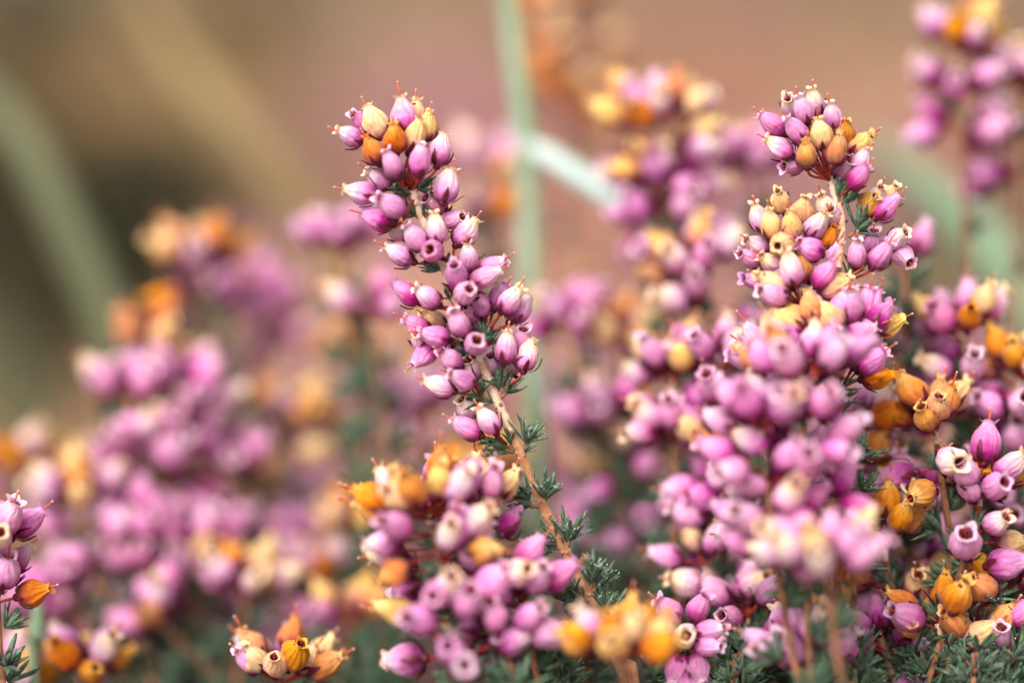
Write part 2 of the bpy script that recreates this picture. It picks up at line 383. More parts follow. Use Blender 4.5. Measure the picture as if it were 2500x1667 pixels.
def add_tuft(root, base, d, scale, rng, split=False, dew=0, n=11, spread=55):
    mw = Matrix.Translation(Vector(base) - root.location) @ orient(d, rng.uniform(0, 6.28)) @ Matrix.Scale(scale, 4)
    if not split: return link('leaf_tuft', rng.choice(TUFT), root, mw)
    b = MB(); v, f = tube([(0, 0, -.0012), (0, 0, 0), (0, 0, .0012)], [.0003, .00034, .00012], 6); b.add(v, f, 'stem_low')
    t = link('leaf_tuft', b.mesh('tuft_stalk'), root, mw); dv = MB()
    for m, l, c in tuft_verts(rng, n, .0042, spread):
        s = l / .0042; link('leaf', rng.choice(LEAF), t, m @ Matrix.Diagonal((1, 1, s, 1)))
        for _ in range(dew):
            tt = rng.uniform(.25, 1.0); a = rng.choice((-1, 1)) * rng.uniform(.5, 1.0)
            v, f = ball(m @ Vector((c * tt * tt * l + rng.uniform(-.1, .25) * .0003, a * .00034, tt * l)), rng.uniform(.00005, .00012), 6, 4); dv.add(v, f, 'dew')
    if dew: x = link('dew_drops', dv.mesh('dew_drops'), t); x['kind'] = 'stuff'
    return t

def stem_mesh(pts, r_top, r_bot, rng, lower_from=.45, seg=10, knob=True, low='stem_low'):
    """pts from the tip down to the root"""
    c = catmull(pts, 8); n = len(c); rad = []
    for i in range(n):
        t = i / (n - 1); rad.append((r_top + (r_bot - r_top) * min(1, t * 1.3)) * (1 + (.10 * rng.uniform(-1, 1) if knob else 0)))
    b = MB(); v, f = tube(c, rad, seg); k = int(n * lower_from)
    fa = [q for q in f if min(q) < k * seg]; fb = [q for q in f if min(q) >= k * seg]
    b.add(v, fa, 'stem')
    i = b.mi(low)
    for q in fb: b.f.append(q); b.m.append(i)
    return b.mesh('stem')

def root_for(p, lean, rng):
    x = p.x + lean * (p.z) + rng.uniform(-.01, .01); y = p.y + rng.uniform(-.01, .015)
    return Vector((x, y, gz(x, y)))

# ------------------------------------------------------------------ the heath floor
def build_ground():
    xs = sorted(set([round(-2.5 + .05 * i, 3) for i in range(101)] + [s * 2.5 * 1.5 ** k for k in range(1, 13) for s in (-1, 1)]))
    ys = sorted(set([round(-.8 + .05 * i, 3) for i in range(101)] + [4.2 * 1.4 ** k for k in range(1, 14)] + [-.8 - 1.5 ** k for k in range(0, 12)]))
    V = []; F = []
    for y in ys:
        for x in xs: V.append((x, y, gz(x, y) if abs(x) < 12 and abs(y) < 12 else 0))
    w = len(xs)
    for j in range(len(ys) - 1):
        for i in range(w - 1): a = j * w + i; F.append((a, a + 1, a + 1 + w, a + w))
    b = MB(); b.add(V, F, 'ground'); o = link('ground', b.mesh('ground')); o['kind'] = 'structure'; o['label'] = 'brown litter covered heath floor behind and under the heather'
build_ground()

# ------------------------------------------------------------------ far heath: masses nobody could count
def bulk(name, label, cat, items):
    """items: (template verts Nx3, faces, material, array of 4x4 matrices) joined into one mesh"""
    Vs = []; Fs = []; Ms = []; o = 0; mats = []
    for tv, tf, mk, mats4 in items:
        if not len(mats4): continue
        tv = np.array(tv); tf = np.array(tf); A = np.array(mats4)
        v = np.einsum('nij,kj->nki', A[:, :3, :3], tv) + A[:, None, :3, 3]
        f = tf[None] + (np.arange(len(A)) * len(tv))[:, None, None] + o
        if mk not in mats: mats.append(mk)
        Vs.append(v.reshape(-1, 3)); Fs.append(f.reshape(-1, tf.shape[1])); Ms.append(np.full(len(A) * len(tf), mats.index(mk))); o += len(A) * len(tv)
    V = np.concatenate(Vs); F = np.concatenate(Fs); me = bpy.data.meshes.new(name)
    me.vertices.add(len(V)); me.vertices.foreach_set('co', V.ravel()); k = F.shape[1]
    me.loops.add(F.size); me.loops.foreach_set('vertex_index', F.ravel()); me.polygons.add(len(F))
    me.polygons.foreach_set('loop_start', np.arange(0, F.size, k)); me.polygons.foreach_set('loop_total', np.full(len(F), k))
    for m in mats: me.materials.append(M[m])
    me.polygons.foreach_set('material_index', np.concatenate(Ms)); me.update(calc_edges=True)
    ob = link(name, me); ob['kind'] = 'stuff'; ob['label'] = label; ob['category'] = cat
    return ob
# small templates, all made of triangles
def blob_t():
    V = [(0, 0, 0)]; F = []
    for z, r in ((.3, .3), (.7, .3)):
        for k in range(5): a = k * 2 * math.pi / 5; V.append((r * math.cos(a), r * math.sin(a), z))
    V.append((0, 0, 1))
    for k in range(5):
        a, b = 1 + k, 1 + (k + 1) % 5; F += [(0, b, a), (a, b, b + 5), (a, b + 5, a + 5), (11, a + 5, b + 5)]
    return V, F
def leaf_t(): return [(-.08, 0, 0), (.08, 0, 0), (.1, .03, .5), (-.1, .03, .5), (0, .08, 1)], [(0, 1, 2), (0, 2, 3), (3, 2, 4)]
def blade_t():
    V = []; F = []
    for i, (z, w) in enumerate(((0, .02), (.35, .018), (.7, .012))): V += [(-w, .25 * z * z, z), (w, .25 * z * z, z)]
    V.append((0, .25, 1)); F = [(0, 1, 3), (0, 3, 2), (2, 3, 5), (2, 5, 4), (4, 5, 6)]; return V, F
def mat4(p, d, s, roll):
    m = Matrix.Translation(p) @ orient(d, roll) @ Matrix.Scale(s, 4); return np.array(m)
def rdir(rng, up=0.): 
    return Vector((rng.gauss(0, 1), rng.gauss(0, 1), rng.gauss(0, 1) + up))

def far_heather():
    rng = random.Random(11); B = {k: [] for k in ('far_pink', 'far_cream', 'far_orange')}; Lf = []; St = []
    def sprig(x, y, h, palette, nb, size):
        z0 = gz(x, y); lean = Vector((rng.uniform(-.25, .25), rng.uniform(-.25, .25), 1)).normalized(); top = Vector((x, y, z0)) + lean * h
        fl = rng.uniform(.03, .06)
        for i in range(nb):
            t = i / nb; p = top - lean * (fl * t) + rdir(rng) * .0035
            k = rng.choices(('far_pink', 'far_cream', 'far_orange'), palette)[0]
            if t < .25 and rng.random() < .45: k = rng.choice(('far_cream', 'far_orange'))
            B[k].append(mat4(p, rdir(rng, .6), size * rng.uniform(.8, 1.2), 0))
        for i in range(int(nb * .9)):
            p = Vector((x, y, z0)) + lean * (max(h - fl, .02) * rng.uniform(.1, 1.05)) + rdir(rng) * .003
            Lf.append(mat4(p, rdir(rng, .8), rng.uniform(.005, .009), 0))
        St.append(mat4((x, y, z0), lean, h, rng.uniform(0, 6)))
    # clumps given by where they show: (x, y in the photo at 2352 px, distance m, radius m, count, palette)
    def clump(cx, cy, d, rad, cnt, pal, nb=22, size=.0066, hj=.02):
        c = PD(cx, cy, (d - DIST) * 1000)
        for _ in range(cnt):
            a = rng.uniform(0, 6.28); r = rad * math.sqrt(rng.random()); x = c.x + r * math.cos(a); y = c.y + r * math.sin(a) * 1.4
            h = max(.05, c.z - gz(x, y) + rng.uniform(-hj, hj) - .5 * r * r / max(rad, .01)); sprig(x, y, h, pal, nb, size)
    P1 = (.8, .15, .05); P2 = (.3, .5, .2); P3 = (.15, .35, .5)
    clump(560, 900, .53, .03, 9, P1); clump(800, 1000, .56, .04, 14, P2); clump(150, 1250, .56, .05, 14, P2); clump(900, 1150, .55, .05, 14, (.55, .3, .15))
    clump(450, 1350, .52, .05, 12, P1); clump(1150, 700, .60, .04, 14, P2); clump(1330, 620, .62, .04, 16, P2)
    clump(1250, 850, .54, .03, 8, P1); clump(1440, 1190, .52, .02, 16, (0, .12, .88)); clump(1700, 640, .55, .05, 22, P1); clump(1480, 1000, .52, .03, 12, P1)
    clump(2050, 800, .60, .05, 18, P1); clump(2300, 780, .62, .04, 8, P2); clump(1600, 1250, .50, .04, 14, (.6, .2, .2)); clump(1950, 900, .52, .04, 14, P1)
    clump(2150, 1250, .48, .04, 12, P2); clump(700, 1400, .54, .06, 14, P2); clump(250, 1450, .5, .05, 12, P2)
    # farther mauve patches
    clump(960, 170, 1.9, .10, 60, P1, 16, .012); clump(1020, 420, 1.2, .06, 26, (.6, .3, .1), 16, .01); clump(1720, 40, 2.6, .3, 90, (.4, .3, .3), 14, .014)
    clump(1650, 330, 1.3, .08, 40, P1, 16, .010); clump(1300, 420, 1.0, .05, 16, P2, 16, .01); clump(880, 620, .95, .05, 22, P1, 16, .009)
    clump(100, 1000, .8, .06, 22, P2, 16, .008); clump(2150, 250, 1.7, .12, 40, (.5, .3, .2), 14, .012); clump(560, 560, 1.1, .05, 14, P1, 16, .01)
    for _ in range(500):   # thin scatter to the rest of the heath, beyond the open litter
        d = 2.2 + 9 * rng.random() ** 1.6; a = rng.uniform(-.6, .6); (a > -.12 or rng.random() < .25) and sprig(d * math.sin(a), d * math.cos(a), rng.uniform(.06, .16), (.45, .3, .25) if a > -.1 else (.1, .3, .6), 12, .016)
    bv, bf = blob_t(); lv, lf = leaf_t(); sv, sf = blade_t()
    bulk('distant_heather', 'soft blurred mass of mauve and tan heather behind the sprigs', 'heather',
         [(bv, bf, k, B[k]) for k in B] + [(lv, lf, 'leaf_far', Lf), (sv, sf, 'stem_low', St)])
far_heather()

def far_grass():
    rng = random.Random(23); bv, bf = blade_t(); lv, lf = leaf_t(); A = {'grass_dry': [], 'grass_olive': []}; D = []; G = []
    def tuft(cx, cy, d, rad, n, mk, h0, h1, lean=(0, 0)):
        c = PD(cx, cy, (d - DIST) * 1000)
        for _ in range(n):
            x = c.x + rng.gauss(0, rad); y = c.y + rng.gauss(0, rad); dd = Vector((lean[0] + rng.gauss(0, .25), lean[1] + rng.gauss(0, .25), 1))
            A[mk].append(mat4((x, y, gz(x, y)), dd, rng.uniform(h0, h1), rng.uniform(0, 6.28)))
    tuft(560, 500, 1.5, .06, 160, 'grass_dry', .06, .16, (-.5, 0)); tuft(420, 200, 2.2, .12, 200, 'grass_dry', .1, .22, (-.4, 0))
    tuft(700, 330, 1.9, .10, 160, 'grass_dry', .08, .18); tuft(2150, 620, 1.2, .08, 160, 'grass_olive', .05, .14); tuft(2250, 420, 1.5, .12, 200, 'grass_olive', .06, .16)
    tuft(150, 900, 1.1, .06, 120, 'grass_olive', .05, .12); tuft(60, 600, 1.4, .05, 90, 'grass_olive', .08, .16); tuft(1950, 330, 1.9, .14, 200, 'grass_dry', .06, .16)
    tuft(1450, 120, 2.6, .2, 200, 'grass_dry', .08, .2); tuft(520, 80, 2.8, .1, 120, 'grass_olive', .1, .2)
    for _ in range(1400):
        d = .9 + 10 * rng.random() ** 1.5; a = rng.uniform(-.6, .6); x = d * math.sin(a); y = d * math.cos(a)
        A[rng.choice(('grass_dry', 'grass_dry', 'grass_olive'))].append(mat4((x, y, gz(x, y)), rdir(rng, 2.2), rng.uniform(.05, .16), rng.uniform(0, 6)))
    bulk('dry_grass', 'pale straw and olive grass blurred on the heath floor', 'grass', [(bv, bf, k, A[k]) for k in A])
    def brack(cx, cy, d, rad, n, s=.03):
        c = PD(cx, cy, (d - DIST) * 1000)
        for _ in range(n):
            x = c.x + rng.gauss(0, rad); y = c.y + rng.gauss(0, rad); D.append(mat4((x, y, gz(x, y) + rng.uniform(.005, .07)), rdir(rng, .3), s * rng.uniform(.5, 1.4), rng.uniform(0, 6)))
    brack(180, 250, 1.9, .08, 700); brack(250, 380, 1.6, .06, 300); brack(1780, 130, 2.4, .16, 700); brack(1320, 150, 2.2, .05, 300); brack(2000, 180, 2.2, .14, 400); brack(60, 100, 2.6, .15, 500)
    bulk('dead_bracken', 'rusty brown dead fronds blurred far behind the heather', 'bracken', [(lv, lf, 'dead', D)])
    K = []
    def shrub(cx, cy, d, rad, n, h):
        c = PD(cx, cy, (d - DIST) * 1000)
        for _ in range(n):
            v = rdir(rng).normalized() * rng.random() ** .4; K.append(mat4((c.x + v.x * rad, c.y + v.y * rad, max(gz(c.x, c.y) + .004, c.z + v.z * h)), rdir(rng, .6), rng.uniform(.012, .022), rng.uniform(0, 6)))
    shrub(340, 500, 1.25, .055, 1500, .05); shrub(10, 500, 1.2, .04, 1100, .06); shrub(520, 60, 2.3, .07, 900, .05); shrub(60, 60, 2.0, .08, 900, .05); shrub(200, 640, 1.1, .05, 900, .03)
    bulk('low_shrubs', 'dark green and brown low shrub patches blurred at the left behind', 'shrub', [(lv, lf, 'shrub', K)])
    # undergrowth: needle foliage and bare twigs filling the heather below the flowers
    T = []
    for _ in range(15000):
        y = rng.uniform(.22, 1.0); x = rng.uniform(-.6, .6) * (.35 + y); hz = max(.03, .145 - .12 * max(0, y - .36) / .5)
        hz *= (1.0 if x > -.02 else .8); T.append(mat4((x, y, gz(x, y) + hz * rng.uniform(.15, 1.0) ** .6), rdir(rng, .9), rng.uniform(.006, .011), rng.uniform(0, 6)))
    S = []
    for _ in range(900):
        y = rng.uniform(.22, 1.0); x = rng.uniform(-.6, .6) * (.35 + y); S.append(mat4((x, y, gz(x, y)), rdir(rng, 4), rng.uniform(.05, .14), rng.uniform(0, 6)))
    bulk('undergrowth', 'dark green needle foliage and twigs low between the heather stems', 'undergrowth', [(lv, lf, 'leaf_far', T), (bv, bf, 'stem_low', S)])
far_grass()

# ------------------------------------------------------------------ grass stalks
def ribbon(pts, w, mk, name, parent, thick=.12, flat=Vector((0, -1, .2))):
    """a folded grass leaf with a keel and real thickness"""
    c = catmull(pts, 8); n = len(c); b = MB(); V = []; F = []
    for i, p in enumerate(c):
        t = (c[min(i + 1, n - 1)] - c[max(i - 1, 0)]).normalized(); s = t.cross(flat).normalized(); u = s.cross(t); k = i / (n - 1)
        ww = w[0] + (w[1] - w[0]) * k if len(w) == 2 else np.interp(k, np.linspace(0, 1, len(w)), w)
        for q in (s * -.5, s * -.25 - u * .16, -u * .26, s * .25 - u * .16, s * .5, u * (thick - .26)): V.append(p + q * float(ww))
    for i in range(n - 1):
        for k in range(6): a, e = i * 6 + k, i * 6 + (k + 1) % 6; F.append((a, e, e + 6, a + 6))
    F.append(tuple(range(6))[::-1]); F.append(tuple((n - 1) * 6 + k for k in range(6)))
    b.add([x - parent.location for x in V], F, mk); return link(name, b.mesh(name), parent)
def grass(pix, dz, w, mk, label, leaf=None, rng=random.Random(3)):
    pts = [PD(x, y, dz if not isinstance(dz, (list, tuple)) else dz[i]) for i, (x, y) in enumerate(pix)]
    r = pts[-1] + (pts[-1] - pts[-2]) * .5; r = Vector((r.x, r.y, gz(r.x, r.y)))
    root = empty('grass_stalk', r, label, 'grass')
    ribbon(pts + [(pts[-1] + r) * .5 + Vector((.004, 0, 0)), r], w, mk, 'blade', root)
    if leaf:
        ribbon([PD(x, y, z) for x, y, z in leaf[0]], leaf[1], leaf[2], 'leaf', root)
grass([(1158, -160), (1168, 0), (1190, 180), (1208, 350), (1216, 550), (1222, 800), (1235, 1100)], 75, (.0030, .0042, .0042, .004), 'grass',
      'tall upright green grass stalk with pale side leaf behind the central sprig',
      ([(1212, 330, 74), (1260, 360, 70), (1360, 425, 66), (1450, 495, 64), (1545, 570, 66)], (.0028, .0044, .0046, .003, .0008), 'grass_pale'))
grass([(-260, -40), (-100, 140), (60, 340), (190, 600), (300, 880), (360, 1150)], 150, (.004, .009, .010, .009, .008), 'grass_olive', 'broad pale olive grass blade slanting across the left edge')
grass([(1980, 300), (2110, 410), (2260, 555), (2400, 740), (2500, 1000)], 140, (.001, .009, .015, .016, .014), 'grass', 'broad grey green grass blade slanting down to the right edge')
grass([(300, -60), (390, 90), (520, 270), (650, 440), (760, 640), (830, 900)], 260, (.006, .011, .012, .012, .011), 'grass_dry', 'broad tan straw blade slanting through the brown upper left')
grass([(86, 1385), (86, 1420), (84, 1480), (82, 1600)], 26, (.0018, .0024, .0012, .0012), 'grass', 'thin stalk with dark green tip at lower left corner')

# ------------------------------------------------------------------ sprigs placed by kind and place
def sprig(label, top, bot, dz, pal, tip=None, seed=0, width=1.0, dens=5, step=5.2, dz_bot=None, scale=1.0, cap=9, tufts=24, lean=None, mid=None, group=None, len_leaf=.05, skip=.12):
    """top, bot: where its flowering part starts and ends in the photo (2352 px wide)"""
    rng = random.Random(1000 + seed)
    dzb = dz if dz_bot is None else dz_bot
    a = PD(top[0], top[1], dz); c = PD(bot[0], bot[1], dzb); m = PD(mid[0], mid[1], (dz + dzb) / 2) if mid else (a + c) * .5 + Vector((rng.uniform(-1, 1), rng.uniform(-1, 1), 0)) * .0012
    g = c + (c - a).normalized() * min(.05, c.z * .4)
    ln = (c - a); lx = ln.x / max(.02, -ln.z) * .35 if lean is None else lean
    rt = root_for(g, max(-.4, min(.4, lx)), rng)
    root = empty('heather_sprig', rt, label, 'heather', group)
    detail = abs(dz) <= 9 and abs(dzb) <= 12
    # the pointed tip carries a head of bells; the stem itself starts a little lower
    ax = (a - c).normalized(); s0 = a - ax * .0052 * scale
    pts = [s0, m if (m - s0).length > .004 else (s0 * .6 + c * .4), c, g, (g + rt) * .5 + Vector((rng.uniform(-.009, .009), rng.uniform(-.005, .005), 0)), rt]
    me = stem_mesh([p - rt for p in pts], .00042 * scale, .0006, rng, .12); link('stem', me, root)
    path = catmull(pts[:3], 10)
    L = [0]
    for p, q in zip(path, path[1:]): L.append(L[-1] + (q - p).length)
    def at(s):
        for i in range(len(L) - 1):
            if s <= L[i + 1] or i == len(L) - 2:
                t = (s - L[i]) / max(1e-9, L[i + 1] - L[i]); return path[i].lerp(path[i + 1], t), (path[i] - path[i + 1]).normalized()
    def pick(t):
        w = pal
        if tip and t < .28: w = tip
        return rng.choices(KINDS, w)[0]
    def place(p, ax, ang, tilt, t):
        tilt += rng.uniform(-.15, .15)
        x = ax.orthogonal().normalized(); y = ax.cross(x); rad = x * math.cos(ang) + y * math.sin(ang)
        d = (ax * math.cos(tilt) + rad * math.sin(tilt)).normalized(); sc = scale * rng.uniform(.9, 1.12)
        pl = PEDL * width * rng.uniform(.75, 1.15)
        pl = max(pl, PEDL * .6) if not detail else pl
        base = p + d * (PEDL * sc if True else pl)
        base = base + (rad * (width - 1) * PEDL)
        add_bell(root, base, d, pick(t), rng.uniform(0, 6.28), detail, rng, sc, anchor=p if (detail or width != 1) and detail else None)
    p, d = at(0)
    for i in range(cap):
        place(p + d * rng.uniform(-.0012, .0006), d, i * 2.399 + rng.uniform(-.3, .3), R(8 + 62 * math.sqrt((i + .3) / cap)) , 0)
    s = step * .001 * scale; k = 0
    while s < L[-1]:
        p, d = at(s); n = dens + rng.choice((-1, 0, 0, 1)); ph = rng.uniform(0, 6.28)
        for i in range(n):
            if rng.random() < skip: continue
            place(p + d * rng.uniform(-.0022, .0022), d, ph + i * 6.283 / n + rng.uniform(-.5, .5), R(rng.uniform(38, 105)), s / L[-1])
        if k % 2 == 0 or detail:
            for i in range(2): add_tuft(root, p, (d * .7 + rdir(rng) * .5), .8, rng)
        s += step * .001 * scale * rng.uniform(.85, 1.2); k += 1
    # leafy part below the flowers
    q = catmull([c, g, (g + rt) * .5], 8); tot = (g - c).length + len_leaf * .3; ds = .0055; s = .002; j = 0
    for i in range(tufts):
        t = (i + .6) / tufts; f = t * (len(q) - 1) * .7; i0 = int(f); pp = q[i0].lerp(q[min(i0 + 1, len(q) - 1)], f - i0); dd = (q[i0] - q[min(i0 + 1, len(q) - 1)]).normalized()
        x = dd.orthogonal().normalized(); x = Matrix.Rotation(i * 2.2 + rng.uniform(-.4, .4), 3, dd) @ x
        add_tuft(root, pp + x * .0012, dd * .75 + x * .9, rng.uniform(1., 1.4), rng)
    return root

PK = (.8, .17, .02, .01); PKP = (.6, .32, .05, .03); MIX = (.45, .25, .15, .15); CRM = (.15, .35, .35, .15); ORG_ = (.1, .1, .3, .5); TOPC = (.08, .2, .40, .32); TOPO = (.04, .06, .25, .65)
SPRIGS = [
 # --- behind, left
 ('blurred sprig with orange and pink head, highest of the left background', (452, 535), (480, 740), 100, PKP, TOPC, dict(width=1.25)),
 ('blurred pink sprig with an orange tuft left of the highest left one', (352, 735), (300, 930), 84, PK, TOPO, dict(cap=6)),
 ('blurred pink spike rising through the middle of the left cluster', (430, 840), (360, 1160), 76, PK, None, dict(width=1.3, dens=7, step=5.2, skip=.08)),
 ('blurred pink sprig at the outer left edge of the left cluster', (288, 840), (330, 1080), 72, PK, None, dict(cap=8, dens=6, width=1.2)),
 ('faint pink sprig far behind the left cluster', (585, 640), (620, 900), 135, PKP, None, {}),
 ('blurred tan and dark orange sprig right of the left cluster', (690, 900), (640, 1100), 112, CRM, TOPO, dict(width=1.2)),
 ('blurred bright pink head left of the central sprig', (770, 500), (790, 660), 72, PK, None, dict(width=1.15)),
 ('blurred pink bells drooping beside the middle of the central sprig', (855, 660), (870, 830), 60, PK, None, dict(cap=4, dens=3)),
 ('blurred magenta sprig just left of the central bare stem', (940, 880), (965, 1050), 85, PK, None, {}),
 ('blurred mauve sprig low between left cluster and lower centre heads', (530, 1010), (470, 1300), 90, PK, None, {}),
 ('blurred cream topped sprig in the lower left', (150, 1085), (230, 1330), 62, PK, TOPC, dict(width=1.15)),
 ('blurred orange topped sprig at the far left edge', (25, 1010), (50, 1250), 108, PK, TOPO, {}),
 ('blurred magenta sprig left below the cream topped one', (110, 1290), (200, 1440), 58, PK, None, dict(cap=6)),
 ('blurred pink row of bells low left of the cream orange head', (320, 1375), (430, 1490), 52, PK, None, {}),
 ('blurred cream and orange head in the lower left centre', (570, 1285), (560, 1420), 50, (.5, .2, .15, .15), TOPC, dict(width=1.1)),
 ('blurred mauve bells above the lower left cream head', (640, 1190), (690, 1330), 108, PK, None, {}),
 ('blurred tan and pink sprig left of the lower centre head', (820, 1140), (840, 1270), 72, CRM, None, {}),
 ('small blurred tan sprig low between the two lower heads', (805, 1360), (795, 1460), 46, CRM, None, dict(cap=6)),
 ('blurred orange head in the bottom left corner beside the thin stalk', (205, 1465), (190, 1600), 22, CRM, (.02, .25, .4, .33), dict(cap=8)),
 ('orange and pink head cut by the bottom edge left of centre', (645, 1475), (640, 1620), 9, PK, (.15, .15, .4, .3), dict(cap=14, dens=8, width=1.4, step=4.5)),
 ('blurred orange head at the very bottom left', (15, 1500), (10, 1640), 32, ORG_, None, {}),
 ('sharp pink sprig cut off by the left edge', (-20, 1185), (-5, 1420), 1, PKP, None, dict(cap=8, dens=7)),
 ('blurred pale orange sprig behind the left cluster', (770, 760), (790, 980), 145, CRM, None, {}),
 ('two blurred magenta bells at the bottom left of centre', (335, 1525), (360, 1600), 48, PK, None, dict(cap=3, dens=2)),
 ('blurred pink sprig below the main left cluster', (300, 1150), (330, 1380), 64, PK, None, dict(dens=6)),
 ('blurred mauve sprig under the middle of the left cluster', (430, 1190), (450, 1380), 72, PK, (.6, .2, .1, .1), dict(dens=6)),
 ('blurred magenta sprig at the left behind the edge sprig', (85, 1330), (130, 1520), 66, PK, None, dict(dens=5)),
 ('blurred lilac sprig low before the lower centre head', (740, 1260), (760, 1440), 84, PKP, CRM, dict(dens=5)),
 # --- behind, middle and right
 ('blurred orange spike at the top behind the tall grass stalk', (1300, -60), (1310, 270), 190, (0, 0, .3, .7), None, dict(width=1.2, dens=7, skip=.05, step=5, scale=1.3, tufts=4)),
 ('faint tan head left of the grass stalk', (1130, 330), (1120, 500), 120, CRM, None, {}),
 ('large blurred pink head with cream top right of the grass stalk', (1500, 205), (1530, 600), 52, PK, TOPC, dict(width=1.45, dens=8, step=5, cap=14, skip=.05)),
 ('blurred mauve head between the two tallest pink heads', (1725, 320), (1740, 480), 78, PK, None, {}),
 ('blurred pink and cream sprig below the large blurred pink head', (1560, 545), (1640, 760), 34, PKP, CRM, dict(width=1.15)),
 ('blurred pink bells right of the central spike', (1300, 690), (1330, 830), 60, PK, None, {}),
 ('blurred orange and pink sprig below the pale grass leaf', (1430, 720), (1420, 850), 66, PKP, TOPC, {}),
 ('blurred lilac sprig right of the bare stem', (1350, 900), (1450, 1080), 55, PK, None, {}),
 ('blurred tan head directly behind the bare stem', (1110, 1030), (1130, 1120), 62, CRM, TOPO, {}),
 ('blurred pink sprig with orange head in the upper right corner', (2200, 40), (2210, 370), 54, PK, (.3, .2, .25, .25), dict(dens=5, tufts=3)),
 ('blurred pink sprig cut off by the upper right edge', (2345, 130), (2335, 460), 64, PKP, None, dict(dens=4, tufts=3)),
 ('soft pink sprig left of the crowded right mass', (1540, 790), (1550, 1090), 24, PK, CRM, dict(width=1.1)),
 ('soft dark pink sprig in front of the left side of the right mass', (1640, 770), (1700, 1160), 20, PK, None, dict(width=1.1)),
 ('pink and cream sprig under the sharp right sprig', (1735, 900), (1790, 1330), -15, PK, None, dict(dens=5, width=1.2)),
 ('soft pink and orange head near the right edge', (2205, 690), (2240, 960), 20, PK, (.3, .3, .2, .2), dict(width=1.2)),
 ('soft orange head at the right edge below the pink and orange one', (2345, 790), (2335, 1010), 18, PKP, TOPO, {}),
 ('bright orange withered head low in the right mass', (2135, 905), (2170, 1150), 5, (.5, .15, .1, .25), TOPO, dict(dens=4)),
 ('sharp magenta sprig below the orange withered head', (2270, 1045), (2190, 1370), 2, PK, (.7, .2, .05, .05), dict(dens=4)),
 ('brown orange sprig between the front blurred head and right edge', (2010, 1180), (2080, 1470), 6, (.2, .15, .15, .5), TOPO, dict(cap=6, dens=4)),
 ('lilac bells near the bottom right in front of needles', (2010, 1420), (2040, 1520), 5, PK, None, dict(cap=6)),
 ('orange and faded sprig in the bottom right corner', (2240, 1400), (2250, 1500), 3, ORG_, None, dict(cap=6, dens=4)),
 ('soft lilac sprig near the bottom between star and right mass', (1790, 1430), (1850, 1560), -9, PK, None, dict(cap=6, dens=4)),
 ('soft pink bells low on the twig right of the needle stem', (1570, 1240), (1690, 1400), 16, PKP, None, dict(cap=4, dens=3)),
 ('soft pink sprig at the right edge behind the magenta one', (2330, 980), (2310, 1250), 22, PK, None, {}),
 ('soft pink sprig behind the sharp right sprig, right shoulder', (2085, 540), (2080, 640), 26, PK, None, dict(cap=2, dens=1)),
 # --- in front of the focused stem
 ('soft pink sprig filling the right mass beside the twig with few bells', (1640, 960), (1670, 1330), 20, PK, CRM, dict(width=1.1)),
 ('soft pink sprig behind the cream and orange topped one', (1960, 900), (1990, 1300), 16, PKP, CRM, dict(width=1.2)),
 ('blurred pink sprig between the sharp right sprig and right edge', (2060, 760), (2080, 1050), 38, PK, None, {}),
 ('soft faded sprig among needles under the orange withered head', (2100, 1090), (2110, 1400), 14, MIX, None, {}),
 ('blurred pink sprig behind the lilac one right of the bare stem', (1470, 960), (1500, 1300), 62, PK, TOPC, {}),
 ('blurred magenta sprig low behind the needle covered stem', (1390, 1040), (1400, 1250), 70, PKP, TOPO, {}),
 ('faded orange sprig at the bottom between lilac bells and corner shoot', (2130, 1350), (2190, 1560), 1, (.35, .15, .2, .3), TOPO, dict(cap=6, dens=4, tufts=8)),
 ('soft small pink sprig at the bottom right of the star shaped bells', (1700, 1340), (1740, 1560), 10, PK, None, dict(cap=5, dens=4, tufts=8)),
 ('soft magenta sprig at the bottom under the nearest head', (1860, 1460), (1880, 1620), -6, PK, None, dict(cap=6, dens=5, tufts=6)),
 ('orange and pink sprig at the right edge above the corner shoot', (2310, 1290), (2290, 1500), 4, (.45, .15, .15, .25), TOPO, dict(cap=6, dens=4, tufts=8)),
 ('soft orange and pink sprig below the blurred nearest head', (1930, 1370), (1960, 1560), 14, MIX, None, dict(cap=6)),
 ('cream topped pink head in front left of the bare stem', (965, 1095), (1060, 1520), -9, PKP, (.1, .25, .45, .2), dict(width=1.55, dens=9, step=4.6, skip=.05, cap=18, scale=1.12, mid=(1000, 1250), dz_bot=-12)),
 ('pink sprig crowding the right side of the lower centre head', (1090, 1095), (1165, 1490), -5, PK, (.1, .3, .5, .1), dict(width=1.1, dens=6, mid=(1130, 1270), dz_bot=-12)),
 ('soft pink bells at the lower right of the cream topped centre head', (1180, 1300), (1225, 1520), -9, PK, None, dict(cap=7, dens=5, scale=1.1)),
 ('very blurred pink and cream head nearest the camera at lower right', (1890, 1215), (1905, 1370), -25, PK, (.55, .3, .15, 0), dict(width=1.4, dens=8, cap=16)),
 ('soft cream and orange topped sprig in front of the right mass', (1840, 775), (1850, 1180), -13, PK, (.15, .3, .35, .2), dict(width=1.5, dens=7, cap=14)),
 ('blurred orange and pink head at the bottom edge right of the bare stem', (1420, 1415), (1440, 1600), -21, PKP, (.1, .05, .35, .5), dict(width=1.3, cap=16)),
]
for i, (lab, top, bot, dz, pal, tip, kw) in enumerate(SPRIGS):
    kw = dict(dict(dens=4, step=6.6, skip=.2, cap=9, scale=1.18) if dz > 30 else dict(scale=1.1, step=5.8), **kw)
    dz = dz if dz < 40 else 40 + (dz - 40) * .55
    if dz < -12: kw = dict(dict(tufts=9), **kw)
    sprig(lab, top, bot, dz, pal, tip, seed=i, group='heather sprigs', **kw)

